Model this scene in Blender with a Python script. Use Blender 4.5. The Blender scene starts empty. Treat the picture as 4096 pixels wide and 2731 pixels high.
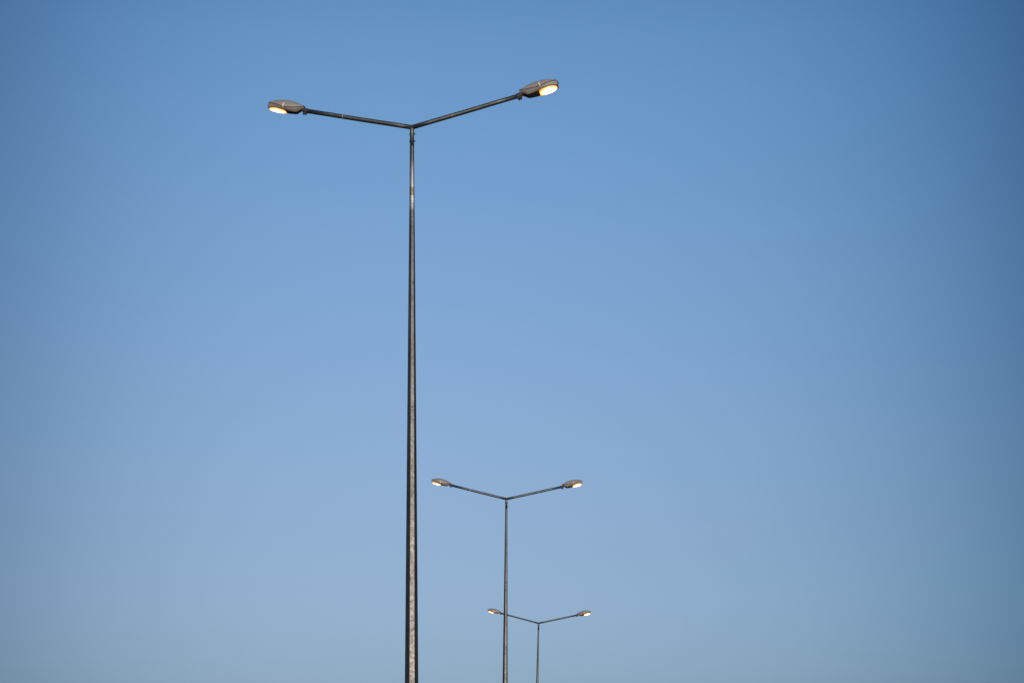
import bpy, bmesh, math, random
from mathutils import Vector, Matrix, Euler
R = math.radians
random.seed(4)
scene = bpy.context.scene
col = scene.collection

# ------------------------------------------------------------------ camera
cam_d = bpy.data.cameras.new("camera")
cam_d.lens = 70.0
cam_d.sensor_width = 36.0
cam_d.clip_end = 6000.0
cam = bpy.data.objects.new("camera", cam_d)
col.objects.link(cam)
cam.location = (0, 0, 1.6)
cam.rotation_euler = (R(90 + 15.38), 0, 0)
scene.camera = cam

# ------------------------------------------------------------------ dusk sky
SUN_EL, SUN_ROT = R(4.0), R(170.0)        # low behind the camera and a little to its right
world = bpy.data.worlds.new("World")
scene.world = world
world.use_nodes = True
wn, wl = world.node_tree.nodes, world.node_tree.links
sky = wn.new("ShaderNodeTexSky")
sky.sky_type = 'NISHITA'
sky.sun_disc = False
sky.sun_elevation = SUN_EL
sky.sun_rotation = SUN_ROT
sky.altitude = 100
sky.air_density = 1.0
sky.dust_density = 1.0
sky.ozone_density = 2.0
tc = wn.new("ShaderNodeTexCoord")
sep = wn.new("ShaderNodeSeparateXYZ")
wl.new(tc.outputs["Generated"], sep.inputs[0])


def wmath(op, a, b=None, c=None):
    n = wn.new("ShaderNodeMath")
    n.operation = op
    for i, v in enumerate((a, b, c)):
        if v is None:
            continue
        if isinstance(v, (int, float)):
            n.inputs[i].default_value = v
        else:
            wl.new(v, n.inputs[i])
    return n.outputs[0]


def ramp(stops, fac):
    n = wn.new("ShaderNodeValToRGB")
    cr = n.color_ramp
    cr.interpolation = 'LINEAR'
    while len(cr.elements) < len(stops):
        cr.elements.new(0.5)
    for e, (p, c) in zip(cr.elements, stops):
        e.position = p
        e.color = (*c, 1)
    wl.new(fac, n.inputs[0])
    return n.outputs[0]


# clearing evening air: how much of the clear-sky colour is left at each height ...
EL = {4: (0.1001, 0.1192, 0.2274), 6: (0.1381, 0.1492, 0.2405), 8: (0.1658, 0.1663, 0.2358), 10: (0.1839, 0.1738, 0.2326), 12: (0.1973, 0.1865, 0.2415), 14: (0.2034, 0.1963, 0.2473), 16: (0.2053, 0.2053, 0.2550), 18: (0.2045, 0.2135, 0.2636), 20: (0.1987, 0.2172, 0.2683), 22: (0.1940, 0.2202, 0.2729), 24: (0.1818, 0.2161, 0.2716), 26: (0.1559, 0.1973, 0.2555)}
# ... and lens edge darkening to both sides, put into the sky colour
AZ = {-17: (0.3357, 0.4094, 0.4760), -15: (0.5125, 0.5762, 0.6276), -13: (0.6844, 0.7281, 0.7598), -11: (0.8255, 0.8476, 0.8617), -9: (0.9241, 0.9292, 0.9315), -7: (0.9819, 0.9770, 0.9735), -5: (1.0083, 0.9997, 0.9949), -3: (1.0139, 1.0063, 1.0027), -1: (1.0068, 1.0036, 1.0023), 1: (0.9912, 0.9950, 0.9964), 3: (0.9665, 0.9801, 0.9848), 5: (0.9283, 0.9554, 0.9648), 7: (0.8694, 0.9142, 0.9313), 9: (0.7822, 0.8489, 0.8780), 11: (0.6628, 0.7531, 0.7988), 13: (0.5165, 0.6264, 0.6913), 15: (0.3594, 0.4773, 0.5591), 17: (0.2160, 0.3245, 0.4140)}
AZ_K = 0.85
SC = 0.32
el_stops = [(max(0.0, e / 40.0), tuple(v / SC for v in c)) for e, c in sorted(EL.items())]
az_stops = [(0.5 + a / 360.0, tuple((v ** AZ_K) / 1.01 for v in c)) for a, c in sorted(AZ.items()) if a > -17]
az_stops = [(0.14, (.8, .8, .8)), (0.3, (.4, .45, .5)), (0.5 - 19 / 360, (.44, .49, .54))] + az_stops + \
           [(0.5 + 19 / 360, (.28, .4, .48)), (0.7, (.3, .38, .45)), (0.84, (.9, .9, .9))]
elev = wmath('MULTIPLY', wmath('ARCSINE', sep.outputs[2]), 180 / math.pi / 40.0)
azim = wmath('MULTIPLY_ADD', wmath('ARCTAN2', sep.outputs[0], sep.outputs[1]), 1 / (2 * math.pi), 0.5)
mx = wn.new("ShaderNodeMix")
mx.data_type = 'RGBA'
mx.blend_type = 'MULTIPLY'
mx.inputs[0].default_value = 1
wl.new(sky.outputs[0], mx.inputs[6])
wl.new(ramp(el_stops, elev), mx.inputs[7])
mx2 = wn.new("ShaderNodeMix")
mx2.data_type = 'RGBA'
mx2.blend_type = 'MULTIPLY'
mx2.inputs[0].default_value = 1
wl.new(mx.outputs[2], mx2.inputs[6])
wl.new(ramp(az_stops, azim), mx2.inputs[7])
bg = wn["Background"]
wl.new(mx2.outputs[2], bg.inputs[0])
bg.inputs[1].default_value = SC * 1.01

# ------------------------------------------------------------------ last low sun glow behind the camera
sun_d = bpy.data.lights.new("sun", 'SUN')
sun_d.energy = 1.75
sun_d.angle = R(9)
sun_d.color = (1.0, .87, .74)
sun = bpy.data.objects.new("sun", sun_d)
col.objects.link(sun)
sdir = Vector((math.sin(SUN_ROT) * math.cos(SUN_EL), math.cos(SUN_ROT) * math.cos(SUN_EL), math.sin(SUN_EL)))
sun.rotation_euler = sdir.to_track_quat('Z', 'Y').to_euler()
sun.location = (10, -30, 20)

scene.view_settings.view_transform = 'Standard'
scene.view_settings.look = 'None'
scene.view_settings.exposure = 0
scene.view_settings.gamma = 1
scene.view_settings.use_curve_mapping = False


# ------------------------------------------------------------------ materials
def new_mat(name):
    m = bpy.data.materials.new(name)
    m.use_nodes = True
    nt = m.node_tree
    return m, nt.nodes, nt.links, nt.nodes["Principled BSDF"]


def noise(nodes, links, coord, scale, detail=4, rough=.6, stretch=None):
    if stretch:
        mp = nodes.new("ShaderNodeMapping")
        mp.inputs["Scale"].default_value = stretch
        links.new(coord, mp.inputs[0])
        coord = mp.outputs[0]
    n = nodes.new("ShaderNodeTexNoise")
    n.inputs["Scale"].default_value = scale
    n.inputs["Detail"].default_value = detail
    n.inputs["Roughness"].default_value = rough
    links.new(coord, n.inputs["Vector"])
    return n.outputs["Fac"]


def nramp(nodes, links, fac, stops, interp='LINEAR'):
    n = nodes.new("ShaderNodeValToRGB")
    cr = n.color_ramp
    cr.interpolation = interp
    while len(cr.elements) < len(stops):
        cr.elements.new(.5)
    for e, (p, c) in zip(cr.elements, stops):
        e.position = p
        e.color = (*c, 1) if len(c) == 3 else c
    links.new(fac, n.inputs[0])
    return n.outputs[0]


def mult(nodes, links, a, b, f=1.0):
    n = nodes.new("ShaderNodeMix")
    n.data_type = 'RGBA'
    n.blend_type = 'MULTIPLY'
    n.inputs[0].default_value = f
    links.new(a, n.inputs[6])
    links.new(b, n.inputs[7])
    return n.outputs[2]


def mat_steel(name, base, rough, metal, seams=False, patch=False):
    m, N, L, b = new_mat(name)
    co = N.new("ShaderNodeTexCoord").outputs["Object"]
    g = lambda v: (v, v, v)
    fine = nramp(N, L, noise(N, L, co, 55, 5, .7), [(.25, g(.62)), (.5, g(.86)), (.75, g(1.12 if False else 1.0))])
    blot = nramp(N, L, noise(N, L, co, 5, 4, .6, (1, 1, .35)), [(.3, g(.68)), (.55, g(.95)), (.75, g(1))])
    c = mult(N, L, fine, blot)
    if seams:
        # thin horizontal rings and scratches left by rolling and weather
        rings = nramp(N, L, noise(N, L, co, 9, 2, .8, (.05, .05, 1)), [(.485, g(1)), (.497, g(.45)), (.503, g(.45)), (.515, g(1))])
        gate = nramp(N, L, noise(N, L, co, 1.1, 2, .5), [(.5, g(1)), (.6, g(0))])
        mixn = N.new("ShaderNodeMix")
        mixn.data_type = 'RGBA'
        L.new(gate, mixn.inputs[0])
        L.new(rings, mixn.inputs[6])
        mixn.inputs[7].default_value = (1, 1, 1, 1)
        c = mult(N, L, c, mixn.outputs[2])
        spots = nramp(N, L, noise(N, L, co, 26, 2, .5, (1, 1, .45)), [(.66, g(1)), (.72, g(.4))])
        c = mult(N, L, c, spots)
    tint = N.new("ShaderNodeRGB")
    tint.outputs[0].default_value = (*base, 1)
    if patch:   # a paler scraped length, sunlit brightness put into its colour, rusty mottling above, near the head of the nearest mast
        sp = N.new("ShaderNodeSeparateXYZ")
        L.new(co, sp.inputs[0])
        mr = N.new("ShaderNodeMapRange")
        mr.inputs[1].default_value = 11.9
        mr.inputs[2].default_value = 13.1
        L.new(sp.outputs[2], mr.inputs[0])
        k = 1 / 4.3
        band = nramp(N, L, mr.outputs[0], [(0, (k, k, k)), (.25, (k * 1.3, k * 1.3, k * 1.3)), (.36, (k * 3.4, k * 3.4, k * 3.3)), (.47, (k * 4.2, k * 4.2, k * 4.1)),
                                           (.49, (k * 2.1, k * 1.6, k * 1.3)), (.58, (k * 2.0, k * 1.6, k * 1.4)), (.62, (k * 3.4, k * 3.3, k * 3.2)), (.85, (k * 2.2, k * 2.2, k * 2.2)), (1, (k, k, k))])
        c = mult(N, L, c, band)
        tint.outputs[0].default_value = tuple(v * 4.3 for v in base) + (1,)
    c = mult(N, L, c, tint.outputs[0])
    L.new(c, b.inputs["Base Color"])
    b.inputs["Metallic"].default_value = metal
    b.inputs["Specular IOR Level"].default_value = .35
    rr = nramp(N, L, noise(N, L, co, 18, 4, .6), [(.3, g(rough - .07)), (.7, g(rough + .09))])
    L.new(rr, b.inputs["Roughness"])
    bp = N.new("ShaderNodeBump")
    bp.inputs["Strength"].default_value = .12
    bp.inputs["Distance"].default_value = .002
    L.new(noise(N, L, co, 70, 3), bp.inputs["Height"])
    L.new(bp.outputs[0], b.inputs["Normal"])
    return m


def mat_paint(name, base, rough, dirt=.86):
    m, N, L, b = new_mat(name)
    co = N.new("ShaderNodeTexCoord").outputs["Object"]
    g = lambda v: (v, v, v)
    c = mult(N, L, nramp(N, L, noise(N, L, co, 9, 5, .65), [(.3, g(dirt)), (.6, g(1))]),
             nramp(N, L, noise(N, L, co, 60, 4, .7), [(.3, g(.92)), (.6, g(1))]))
    t = N.new("ShaderNodeRGB")
    t.outputs[0].default_value = (*base, 1)
    L.new(mult(N, L, c, t.outputs[0]), b.inputs["Base Color"])
    b.inputs["Roughness"].default_value = rough
    return m


M = {}
M['pole'] = mat_steel("weathered_galvanised_pole", (.22, .218, .208), .48, 1.0, seams=True)
M['pole_patch'] = mat_steel("scraped_sunlit_pole", (.22, .218, .208), .48, 1.0, seams=True, patch=True)
M['arm'] = mat_steel("dull_galvanised_tube", (.19, .205, .19), .5, .9)
M['paint'] = mat_paint("grey_lamp_paint", (.37, .345, .315), .5)
M['gasket'] = mat_paint("dark_gasket", (.035, .032, .028), .7)
M['under'] = mat_paint("dark_underside", (.10, .085, .07), .6)
M['latch'] = mat_paint("pale_latch_metal", (.80, .76, .73), .4)
M['bolt'] = mat_paint("rusty_bolt", (.05, .05, .045), .5)
M['cast'] = mat_paint("dark_cast_clamp", (.05, .049, .045), .6)
M['rust'] = mat_paint("rust_patch", (.22, .16, .12), .8)


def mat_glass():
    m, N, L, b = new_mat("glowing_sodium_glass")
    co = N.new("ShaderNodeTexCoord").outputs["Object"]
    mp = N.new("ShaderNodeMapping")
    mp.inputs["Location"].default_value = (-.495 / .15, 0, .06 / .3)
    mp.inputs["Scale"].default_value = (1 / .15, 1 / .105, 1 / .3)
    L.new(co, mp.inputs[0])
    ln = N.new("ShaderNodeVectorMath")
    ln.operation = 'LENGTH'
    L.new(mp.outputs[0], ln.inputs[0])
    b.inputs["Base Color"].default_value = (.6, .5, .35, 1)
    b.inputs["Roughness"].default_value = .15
    L.new(nramp(N, L, ln.outputs["Value"], [(0, (1, .60, .24)), (.64, (1, .56, .20)), (.80, (.5, .24, .045)), (.90, (.24, .075, .005)), (1, (.14, .036, .001))]),  # orange rim imitates lens bloom, put into the emission colour
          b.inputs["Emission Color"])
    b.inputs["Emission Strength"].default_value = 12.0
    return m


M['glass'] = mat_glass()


def mat_ground(name, c1, c2, scale, rough=.9):
    m, N, L, b = new_mat(name)
    co = N.new("ShaderNodeTexCoord").outputs["Object"]
    a = nramp(N, L, noise(N, L, co, scale, 6, .65), [(.3, c1), (.7, c2)])
    k = nramp(N, L, noise(N, L, co, scale * 14, 4, .7), [(.3, (.7, .7, .7)), (.65, (1, 1, 1))])
    L.new(mult(N, L, a, k), b.inputs["Base Color"])
    b.inputs["Roughness"].default_value = rough
    return m


# ------------------------------------------------------------------ helpers
def obj(name, bm, m, parent=None, smooth=False, smooth_angle=None):
    bmesh.ops.recalc_face_normals(bm, faces=bm.faces)
    me = bpy.data.meshes.new(name)
    bm.to_mesh(me)
    bm.free()
    for mm in (m if isinstance(m, (list, tuple)) else [m]):
        me.materials.append(mm)
    o = bpy.data.objects.new(name, me)
    col.objects.link(o)
    if parent:
        o.parent = parent
    if smooth:
        for p in me.polygons:
            p.use_smooth = True
    return o


def tag(o, label=None, cat=None, group=None, kind=None):
    for k, v in (("label", label), ("category", cat), ("group", group), ("kind", kind)):
        if v:
            o[k] = v
    return o


def tube(bm, pts, rads, n=24, caps=True):
    """ring-swept tube along pts; returns rings"""
    rings = []
    for i, p in enumerate(pts):
        p = Vector(p)
        a = Vector(pts[max(0, i - 1)])
        c = Vector(pts[min(len(pts) - 1, i + 1)])
        d = (c - a).normalized()
        ref = Vector((0, 1, 0)) if abs(d.y) < .9 else Vector((1, 0, 0))
        u = d.cross(ref).normalized()
        v = d.cross(u).normalized()
        rings.append([bm.verts.new(p + (u * math.cos(2 * math.pi * k / n) + v * math.sin(2 * math.pi * k / n)) * rads[i])
                      for k in range(n)])
    for r0, r1 in zip(rings, rings[1:]):
        for k in range(n):
            bm.faces.new((r0[k], r0[(k + 1) % n], r1[(k + 1) % n], r1[k]))
    if caps:
        bm.faces.new(rings[0])
        bm.faces.new(rings[-1])
    return rings


def boxm(bm, c, s, rot=None):
    mat = Matrix.Translation(c)
    if rot is not None:
        mat = mat @ rot.to_matrix().to_4x4()
    mat = mat @ Matrix.Diagonal((s[0], s[1], s[2], 1))
    bmesh.ops.create_cube(bm, size=1, matrix=mat)


def interp(x, table):
    if x <= table[0][0]:
        return table[0][1]
    for (a, va), (b, vb) in zip(table, table[1:]):
        if x <= b:
            t = (x - a) / (b - a)
            return va + (vb - va) * t
    return table[-1][1]


def smoothi(x, table):
    """Catmull-Rom through a table"""
    xs = [t[0] for t in table]
    ys = [t[1] for t in table]
    if x <= xs[0]:
        return ys[0]
    if x >= xs[-1]:
        return ys[-1]
    i = max(k for k in range(len(xs)) if xs[k] <= x)
    i = min(i, len(xs) - 2)
    h = xs[i + 1] - xs[i]
    t = (x - xs[i]) / h
    m0 = (ys[i + 1] - ys[i - 1]) / (xs[i + 1] - xs[i - 1]) if i > 0 else (ys[i + 1] - ys[i]) / h
    m1 = (ys[i + 2] - ys[i]) / (xs[i + 2] - xs[i]) if i + 2 < len(xs) else (ys[i + 1] - ys[i]) / h
    return ((2 * t**3 - 3 * t**2 + 1) * ys[i] + (t**3 - 2 * t**2 + t) * h * m0 +
            (-2 * t**3 + 3 * t**2) * ys[i + 1] + (t**3 - t**2) * h * m1)


# ------------------------------------------------------------------ setting below the picture
def sheet(name, x0, x1, y0, y1, z, m):
    bm = bmesh.new()
    vs = [bm.verts.new(v) for v in ((x0, y0, z), (x1, y0, z), (x1, y1, z), (x0, y1, z))]
    bm.faces.new(vs)
    return tag(obj(name, bm, m), kind='structure')


sheet('ground', -2500, 2500, -2500, 2500, 0, mat_ground("dry_grass_ground", (.035, .04, .018), (.075, .07, .04), .3))
m_road = mat_ground("asphalt", (.04, .04, .042), (.06, .06, .062), 1.2, .85)
sheet('road', -10.5, -3.2, -400, 600, .004, m_road)
sheet('road', 3.2, 10.5, -400, 600, .004, m_road)
m_line = mat_ground("road_paint", (.55, .55, .53), (.75, .75, .72), 6)
bm = bmesh.new()
for s in (-1, 1):
    for y in range(-200, 400, 12):
        x = s * 6.85
        vs = [bm.verts.new(v) for v in ((x - .07, y, .008), (x + .07, y, .008), (x + .07, y + 4, .008), (x - .07, y + 4, .008))]
        bm.faces.new(vs)
tag(obj('road_marking', bm, m_line), kind='structure')
m_kerb = mat_ground("kerb_concrete", (.25, .25, .24), (.36, .35, .33), 4)
bm = bmesh.new()
for s in (-1, 1):
    boxm(bm, (s * 3.12, 100, .065), (.16, 1000, .13))
tag(obj('kerb', bm, m_kerb), kind='structure')
bm = bmesh.new()
boxm(bm, (0, 100, .055), (6.08, 1000, .10))
tag(obj('median', bm, mat_ground("median_soil", (.06, .055, .035), (.10, .09, .06), 1.5)), kind='structure')

# ------------------------------------------------------------------ street lamps
TOP = 13.67            # height of the joint where the two arms meet
POLE_TOP = TOP - .318
RHO = R(13.4)          # rise of the arms
ARM = 1.80             # length of each arm tube
MB = .105              # top of the median


def pole_width(z):
    return .066 + .0159 * (13.35 - z)


TWIST = [(0, 5), (4.66, 7), (7.86, 10.5), (11.2, 14.5), (13.4, 17)]


def pole_mesh():
    """eight-sided tapering mast, its flats turning slightly towards the top"""
    bm = bmesh.new()
    rings = []
    n = 90
    for i in range(n + 1):
        z = MB + .02 + (POLE_TOP - MB - .02) * i / n
        flat_w = pole_width(z)
        rad = flat_w / 2 / math.cos(R(11.25)) / .96
        d = R(smoothi(z, TWIST))
        ring = []
        for k in range(8):
            a = -math.pi / 2 + R(22.5) + d + k * math.pi / 4
            for da in (-R(2.2), R(2.2)):     # rolled corners
                ring.append(bm.verts.new((rad * math.cos(a + da) * .985, rad * math.sin(a + da) * .985, z)))
        rings.append(ring)
    m = len(rings[0])
    for r0, r1 in zip(rings, rings[1:]):
        for k in range(m):
            bm.faces.new((r0[k], r0[(k + 1) % m], r1[(k + 1) % m], r1[k]))
    bm.faces.new(rings[0])
    bm.faces.new(rings[-1])
    return bm


def sleeve_mesh():
    """round sleeve pushed over the mast head, with its end ring"""
    bm = bmesh.new()
    tube(bm, [(0, 0, POLE_TOP - .012), (0, 0, TOP - .03), (0, 0, TOP - .004), (0, 0, TOP + .012)],
         [.0345, .0345, .034, .024], 28)
    return bm


def ring_mesh():
    bm = bmesh.new()
    tube(bm, [(0, 0, POLE_TOP - .022), (0, 0, POLE_TOP - .010)], [.0365, .0365], 28)
    return bm


def cross_bolt_mesh(z):
    bm = bmesh.new()
    tube(bm, [(-.045, 0, z), (.062, 0, z + .003)], [.007, .007], 10)
    tube(bm, [(-.044, 0, z), (-.034, 0, z)], [.015, .015], 6)
    tube(bm, [(.034, 0, z), (.050, 0, z)], [.015, .012], 6)
    return bm


def arm_mesh():
    """round tube along +x from the joint to the lamp"""
    bm = bmesh.new()
    tube(bm, [(0, 0, 0), (.3, 0, .0), (.9, 0, -.002), (1.4, 0, .0), (ARM, 0, .0)], [.0385, .038, .0375, .0375, .0375], 28)
    return bm


def weld_mesh(x):
    bm = bmesh.new()
    tube(bm, [(x, 0, -.001), (x + .006, 0, -.001)], [.0385, .0385], 28, caps=False)
    return bm


# head, in its own axes: x outwards from the arm's end, y across, z up
SEAM_Z = [(.06, .058), (.10, .036), (.2, .002), (.33, -.020), (.39, -.022), (.45, -.012), (.55, .006), (.63, .018), (.662, .020)]
SEAM_W = [(.06, .070), (.10, .088), (.2, .118), (.3, .134), (.4, .140), (.5, .134), (.58, .115), (.63, .092), (.655, .075), (.662, .06)]
BOT_Z = [(.06, .016), (.10, -.010), (.14, -.042), (.165, -.063), (.18, -.067), (.3, -.069), (.45, -.066), (.55, -.060), (.655, -.054), (.662, -.052)]
BOT_W = [(.06, .042), (.10, .048), (.14, .058), (.2, .074), (.3, .090), (.4, .098), (.5, .098), (.58, .090), (.63, .076), (.655, .066), (.662, .055)]
TOP_Z = [(.06, .072), (.10, .082), (.2, .112), (.3, .125), (.38, .127), (.45, .118), (.54, .096), (.62, .062), (.655, .044), (.662, .038)]
STN = [.06, .075, .09, .105, .12, .14, .16, .19, .22, .25, .28, .31, .34, .37, .40, .43, .46, .49, .52, .55, .58, .60, .62, .64, .655, .662]


def head_lower_mesh():
    """lower tray: sloping sides and flat underside"""
    bm = bmesh.new()
    rings = []
    for x in STN:
        sz, sw, bz, bw = (smoothi(x, t) for t in (SEAM_Z, SEAM_W, BOT_Z, BOT_W))
        sz -= .004
        prof = [(-sw, sz), (-(sw * .55 + bw * .45) - .004, sz * .5 + bz * .5), (-bw, bz + .006), (-bw + .008, bz),
                (0, bz - .001), (bw - .008, bz), (bw, bz + .006), ((sw * .55 + bw * .45) + .004, sz * .5 + bz * .5), (sw, sz)]
        rings.append([bm.verts.new((x, y, z)) for y, z in prof])
    for r0, r1 in zip(rings, rings[1:]):
        for k in range(len(r0) - 1):
            f = bm.faces.new((r0[k], r0[k + 1], r1[k + 1], r1[k]))
            f.material_index = 1 if 2 <= k <= 5 else 0
        bm.faces.new((r0[-1], r0[0], r1[0], r1[-1]))
    bm.faces.new(rings[0])
    bm.faces.new(rings[-1])
    return bm


def canopy_mesh():
    """domed lid, creased lip all round, sharp corner at the arm end"""
    bm = bmesh.new()
    rings = []
    n = 12
    for x in STN:
        sz, sw, tz = (smoothi(x, t) for t in (SEAM_Z, SEAM_W, TOP_Z))
        sz += .004
        ring = [bm.verts.new((x, -sw - .002, sz)), ]
        for k in range(n + 1):
            a = math.pi * k / n
            ring.append(bm.verts.new((x, -math.cos(a) * sw * .985, sz + .004 + (max(tz - sz, .006) - .004) * math.sin(a) ** .8)))
        ring.append(bm.verts.new((x, sw + .002, sz)))
        rings.append(ring)
    for r0, r1 in zip(rings, rings[1:]):
        for k in range(len(r0) - 1):
            bm.faces.new((r0[k], r0[k + 1], r1[k + 1], r1[k]))
        bm.faces.new((r0[-1], r0[0], r1[0], r1[-1]))
    bm.faces.new(rings[0])
    bm.faces.new(rings[-1])
    return bm


def gasket_mesh():
    bm = bmesh.new()
    rings = []
    for x in STN:
        sz, sw = smoothi(x, SEAM_Z), smoothi(x, SEAM_W)
        rings.append([bm.verts.new((x + (-.002 if x == STN[0] else .002 if x == STN[-1] else 0), y, z)) for y, z in
                      ((-sw - .0035, sz - .0052), (sw + .0035, sz - .0052), (sw + .0035, sz + .0052), (-sw - .0035, sz + .0052))])
    for r0, r1 in zip(rings, rings[1:]):
        for k in range(4):
            bm.faces.new((r0[k], r0[(k + 1) % 4], r1[(k + 1) % 4], r1[k]))
    bm.faces.new(rings[0])
    bm.faces.new(rings[-1])
    return bm


def glass_outline(n=40):
    """straight edge at the rear, rounding to a point at the tip"""
    pts = []
    x0, x1, w = .350, .640, .098
    for k in range(n + 1):
        a = math.pi * k / n - math.pi / 2
        c = max(math.cos(a), 0)
        xx = x0 + .12 + (x1 - x0 - .12) * c ** .95
        pts.append((xx, math.sin(a) * w))
    pts += [(x0 + .04, w * .96), (x0 + .008, w * .86), (x0, w * .78), (x0, 0), (x0, -w * .78), (x0 + .008, -w * .86), (x0 + .04, -w * .96)]
    return pts


def glass_mesh():
    bm = bmesh.new()
    out = glass_outline()
    cx = .49
    rings = []
    for s, dz in ((1.01, .016), (1.01, -.002), (.94, -.009), (.80, -.014), (.6, -.017), (.35, -.019), (.12, -.020)):  # upright outer wall added to glow orange like bloom on the tray
        rings.append([bm.verts.new((cx + (x - cx) * s, y * s, -.064 + dz)) for x, y in out])
    m = len(out)
    for r0, r1 in zip(rings, rings[1:]):
        for k in range(m):
            bm.faces.new((r0[k], r0[(k + 1) % m], r1[(k + 1) % m], r1[k]))
    bm.faces.new(rings[-1])
    bm.faces.new(rings[0])
    return bm


def rim_mesh():
    bm = bmesh.new()
    out = glass_outline()
    cx = .49
    m = len(out)
    rs = []
    for s, z in ((1.045, -.043), (1.045, -.0475), (.99, -.0475), (.99, -.043)):
        rs.append([bm.verts.new((cx + (x - cx) * s, y * s, z)) for x, y in out])
    for i in range(4):
        r0, r1 = rs[i], rs[(i + 1) % 4]
        for k in range(m):
            bm.faces.new((r0[k], r0[(k + 1) % m], r1[(k + 1) % m], r1[k]))
    return bm


def latch_mesh(s):
    x = .385
    sz, sw = smoothi(x, SEAM_Z), smoothi(x, SEAM_W)
    bm = bmesh.new()
    rot = Euler((s * R(14), 0, 0))
    boxm(bm, (x, s * (sw + .004), sz + .026), (.030, .012, .058), rot)
    boxm(bm, (x, s * (sw - .002), sz + .060), (.036, .018, .010), rot)
    boxm(bm, (x, s * (sw + .001), sz - .010), (.020, .008, .012), rot)
    bmesh.ops.bevel(bm, geom=bm.edges[:], offset=.002, segments=1, affect='EDGES')
    return bm


def tip_clip_mesh():
    bm = bmesh.new()
    boxm(bm, (.668, 0, .030), (.014, .040, .026))
    boxm(bm, (.668, 0, .000), (.012, .026, .030))
    tube(bm, [(.662, -.01, -.006), (.690, -.01, -.004)], [.006, .008], 8)
    return bm


def clamp_mesh():
    """cast spigot clamp gripping the arm's end, sweeping up into the rear of the tray"""
    bm = bmesh.new()
    rings = []
    prof = [(-.012, .000, .044, .042), (.0, .0, .0455, .044), (.055, .002, .0455, .044), (.075, .010, .046, .040),
            (.098, .020, .050, .030), (.125, .020, .054, .024)]
    for x, cz, hw, hh in prof:
        rings.append([bm.verts.new((x, hw * math.cos(2 * math.pi * k / 24), cz + hh * math.sin(2 * math.pi * k / 24))) for k in range(24)])
    for r0, r1 in zip(rings, rings[1:]):
        for k in range(24):
            bm.faces.new((r0[k], r0[(k + 1) % 24], r1[(k + 1) % 24], r1[k]))
    bm.faces.new(rings[0])
    bm.faces.new(rings[-1])
    boxm(bm, (.034, 0, -.046), (.066, .050, .022))
    bmesh.ops.create_cube(bm, size=1, matrix=Matrix.Translation((.075, 0, .052)) @ Euler((0, R(38), 0)).to_matrix().to_4x4() @ Matrix.Diagonal((.012, .12, .045, 1)))
    return bm


def clamp_bolt_mesh(x):
    bm = bmesh.new()
    tube(bm, [(x, 0, -.050), (x, 0, -.074)], [.0055, .0055], 8)
    tube(bm, [(x, 0, -.068), (x, 0, -.078)], [.011, .011], 6)
    return bm


def copy_under(o, parent, matrix=None):
    c = o.copy()
    col.objects.link(c)
    c.parent = parent
    c.matrix_parent_inverse = Matrix.Identity(4)
    if matrix is not None:
        c.matrix_basis = matrix
    return c


def copy_tree(o, parent, matrix=None):
    c = copy_under(o, parent, matrix)
    for ch in list(o.children):
        copy_tree(ch, c)
    return c


def make_lamp():
    root = bpy.data.objects.new('street_lamp', None)
    col.objects.link(root)
    pole = obj('pole', pole_mesh(), M['pole'], root)
    base = bmesh.new()
    boxm(base, (0, 0, MB + .010), (.46, .46, .024))
    for sx in (-1, 1):
        for sy in (-1, 1):
            tube(base, [(sx * .18, sy * .18, MB + .02), (sx * .18, sy * .18, MB + .07)], [.014, .014], 8)
    obj('base_plate', base, M['cast'], root)
    bm = bmesh.new()
    tube(bm, [(.012, -.080, 8.94), (.012, -.0735, 8.94)], [.011, .011], 12)
    obj('bolt', bm, M['bolt'], pole)
    sl = obj('mast_sleeve', sleeve_mesh(), M['arm'], root, smooth=True)
    obj('ring', ring_mesh(), M['bolt'], sl)
    for z in (TOP - .118, TOP - .245):
        obj('bolt', cross_bolt_mesh(z), M['bolt'], sl)
    right = Matrix.Translation((0, 0, TOP)) @ Matrix.Rotation(-RHO, 4, 'Y')
    left = Matrix.Translation((0, 0, TOP)) @ Matrix.Rotation(math.pi, 4, 'Z') @ Matrix.Rotation(-RHO, 4, 'Y')
    a = obj('arm', arm_mesh(), M['arm'], root, smooth=True)
    a.matrix_basis = right
    a2 = copy_under(a, root, left)
    w = obj('weld_mark', weld_mesh(1.18), M['latch'], a2)
    obj('weld_mark', weld_mesh(.69), M['paint'], a)
    head = obj('lamp_head', head_lower_mesh(), [M['paint'], M['under']], root)
    head.matrix_basis = right @ Matrix.Translation((ARM, 0, 0)) @ Matrix.Rotation(R(-1.2), 4, 'Y') @ Matrix.Rotation(R(-7), 4, 'X') @ Matrix.Scale(1.05, 4)
    obj('canopy', canopy_mesh(), M['paint'], head, smooth=False)
    obj('gasket', gasket_mesh(), M['gasket'], head)
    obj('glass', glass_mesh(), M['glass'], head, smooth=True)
    obj('glass_rim', rim_mesh(), M['under'], head)
    for s in (-1, 1):
        obj('latch', latch_mesh(s), M['latch'], head)
    obj('tip_clip', tip_clip_mesh(), M['bolt'], head)
    obj('clamp', clamp_mesh(), M['cast'], head)
    for x in (.020, .050):
        obj('bolt', clamp_bolt_mesh(x), M['bolt'], head)
    copy_tree(head, root, left @ Matrix.Translation((ARM, 0, 0)) @ Matrix.Rotation(R(-4), 4, 'X'))
    return root


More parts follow.
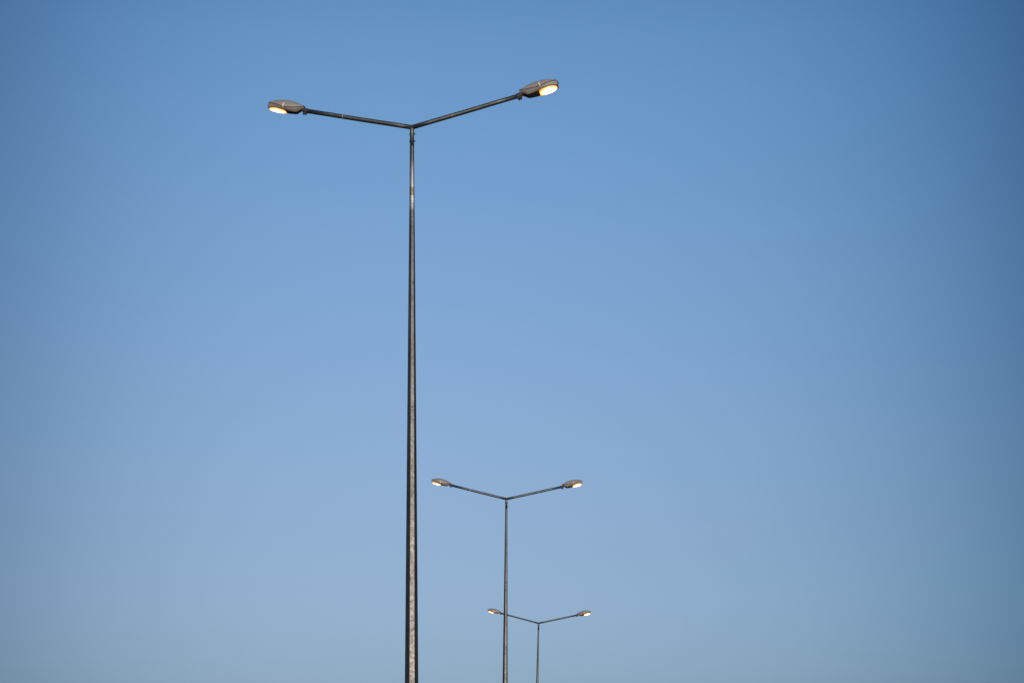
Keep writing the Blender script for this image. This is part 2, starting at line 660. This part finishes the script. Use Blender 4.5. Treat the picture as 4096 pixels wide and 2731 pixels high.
SPOTS = [   # x, y of the joint, lean to the side, turn about the mast, extra tilt of the arms
    (-1.644, 30.624, -.72, -6.5, -.9),
    (-.180, 62.910, .36, 1.4, .2),
    (1.249, 93.729, 1.45, -2.0, .3),
]
LABELS = [
    "tallest and nearest twin-arm street lamp, thick pale-striped mast left of centre",
    "middle-sized twin-arm street lamp standing between the nearest and the farthest one",
    "smallest and farthest twin-arm street lamp, one arm passing behind another mast",
]
first = make_lamp()
lamps = [first, copy_tree(first, None), copy_tree(first, None)]
POLE1 = [c for c in first.children if c.name.split('.')[0] == 'pole'][0]
for i, (px, py, lean, yaw, tilt) in enumerate(SPOTS):
    o = lamps[i]
    bx = px - math.tan(R(lean)) * TOP
    o.matrix_basis = Matrix.Translation((bx, py, 0)) @ Matrix.Rotation(R(lean), 4, 'Y') @ Matrix.Rotation(R(yaw), 4, 'Z')
    for c in o.children:
        if c.name.split('.')[0] in ('arm', 'lamp_head'):
            c.matrix_basis = Matrix.Translation((0, 0, TOP)) @ Matrix.Rotation(R(tilt), 4, 'Y') @ Matrix.Translation((0, 0, -TOP)) @ c.matrix_basis
    tag(o, LABELS[i], "street lamp", "twin-arm street lamps in a row")
# the masts' flats face the same way however the arms are turned
for o in [c for c in bpy.data.objects if c.name.split('.')[0] == 'street_lamp']:
    yaw = o.matrix_basis.to_euler().z
    for c in o.children:
        if c.name.split('.')[0] in ('pole', 'base_plate'):
            c.matrix_basis = Matrix.Rotation(-yaw, 4, 'Z')

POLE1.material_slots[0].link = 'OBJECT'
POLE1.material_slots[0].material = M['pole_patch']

# ------------------------------------------------------------------ wooden pole whose head just reaches the lower edge
D = 80.0
az = math.atan2((3956.5 - 2048) / 7964.4, math.cos(R(15.38)) + (1365.5 - 2729) / 7964.4 * -math.sin(R(15.38)))
m_wood, N, L, b = new_mat("tarred_wood")
co = N.new("ShaderNodeTexCoord").outputs["Object"]
L.new(nramp(N, L, noise(N, L, co, 20, 5, .7, (1, 1, .08)), [(.3, (.03, .022, .018)), (.7, (.085, .06, .05))]), b.inputs["Base Color"])
b.inputs["Roughness"].default_value = .85
ROOT = bpy.data.objects.new('wooden_pole', None)
col.objects.link(ROOT)
ROOT.location = (D * math.tan(az), D, 0)
bm = bmesh.new()
tube(bm, [(0, 0, -.3), (0, 0, 4), (0, 0, 9.41), (0, 0, 9.50)], [.19, .165, .138, .130], 20)
obj('shaft', bm, m_wood, ROOT, smooth=False)
bm = bmesh.new()
tube(bm, [(0, 0, 9.502), (0, 0, 9.51), (0, 0, 9.52)], [.137, .137, .10], 20)
obj('cap', bm, M['bolt'], ROOT)
tag(ROOT, "dark brown pole head just showing at the bottom edge near the right corner", "pole")
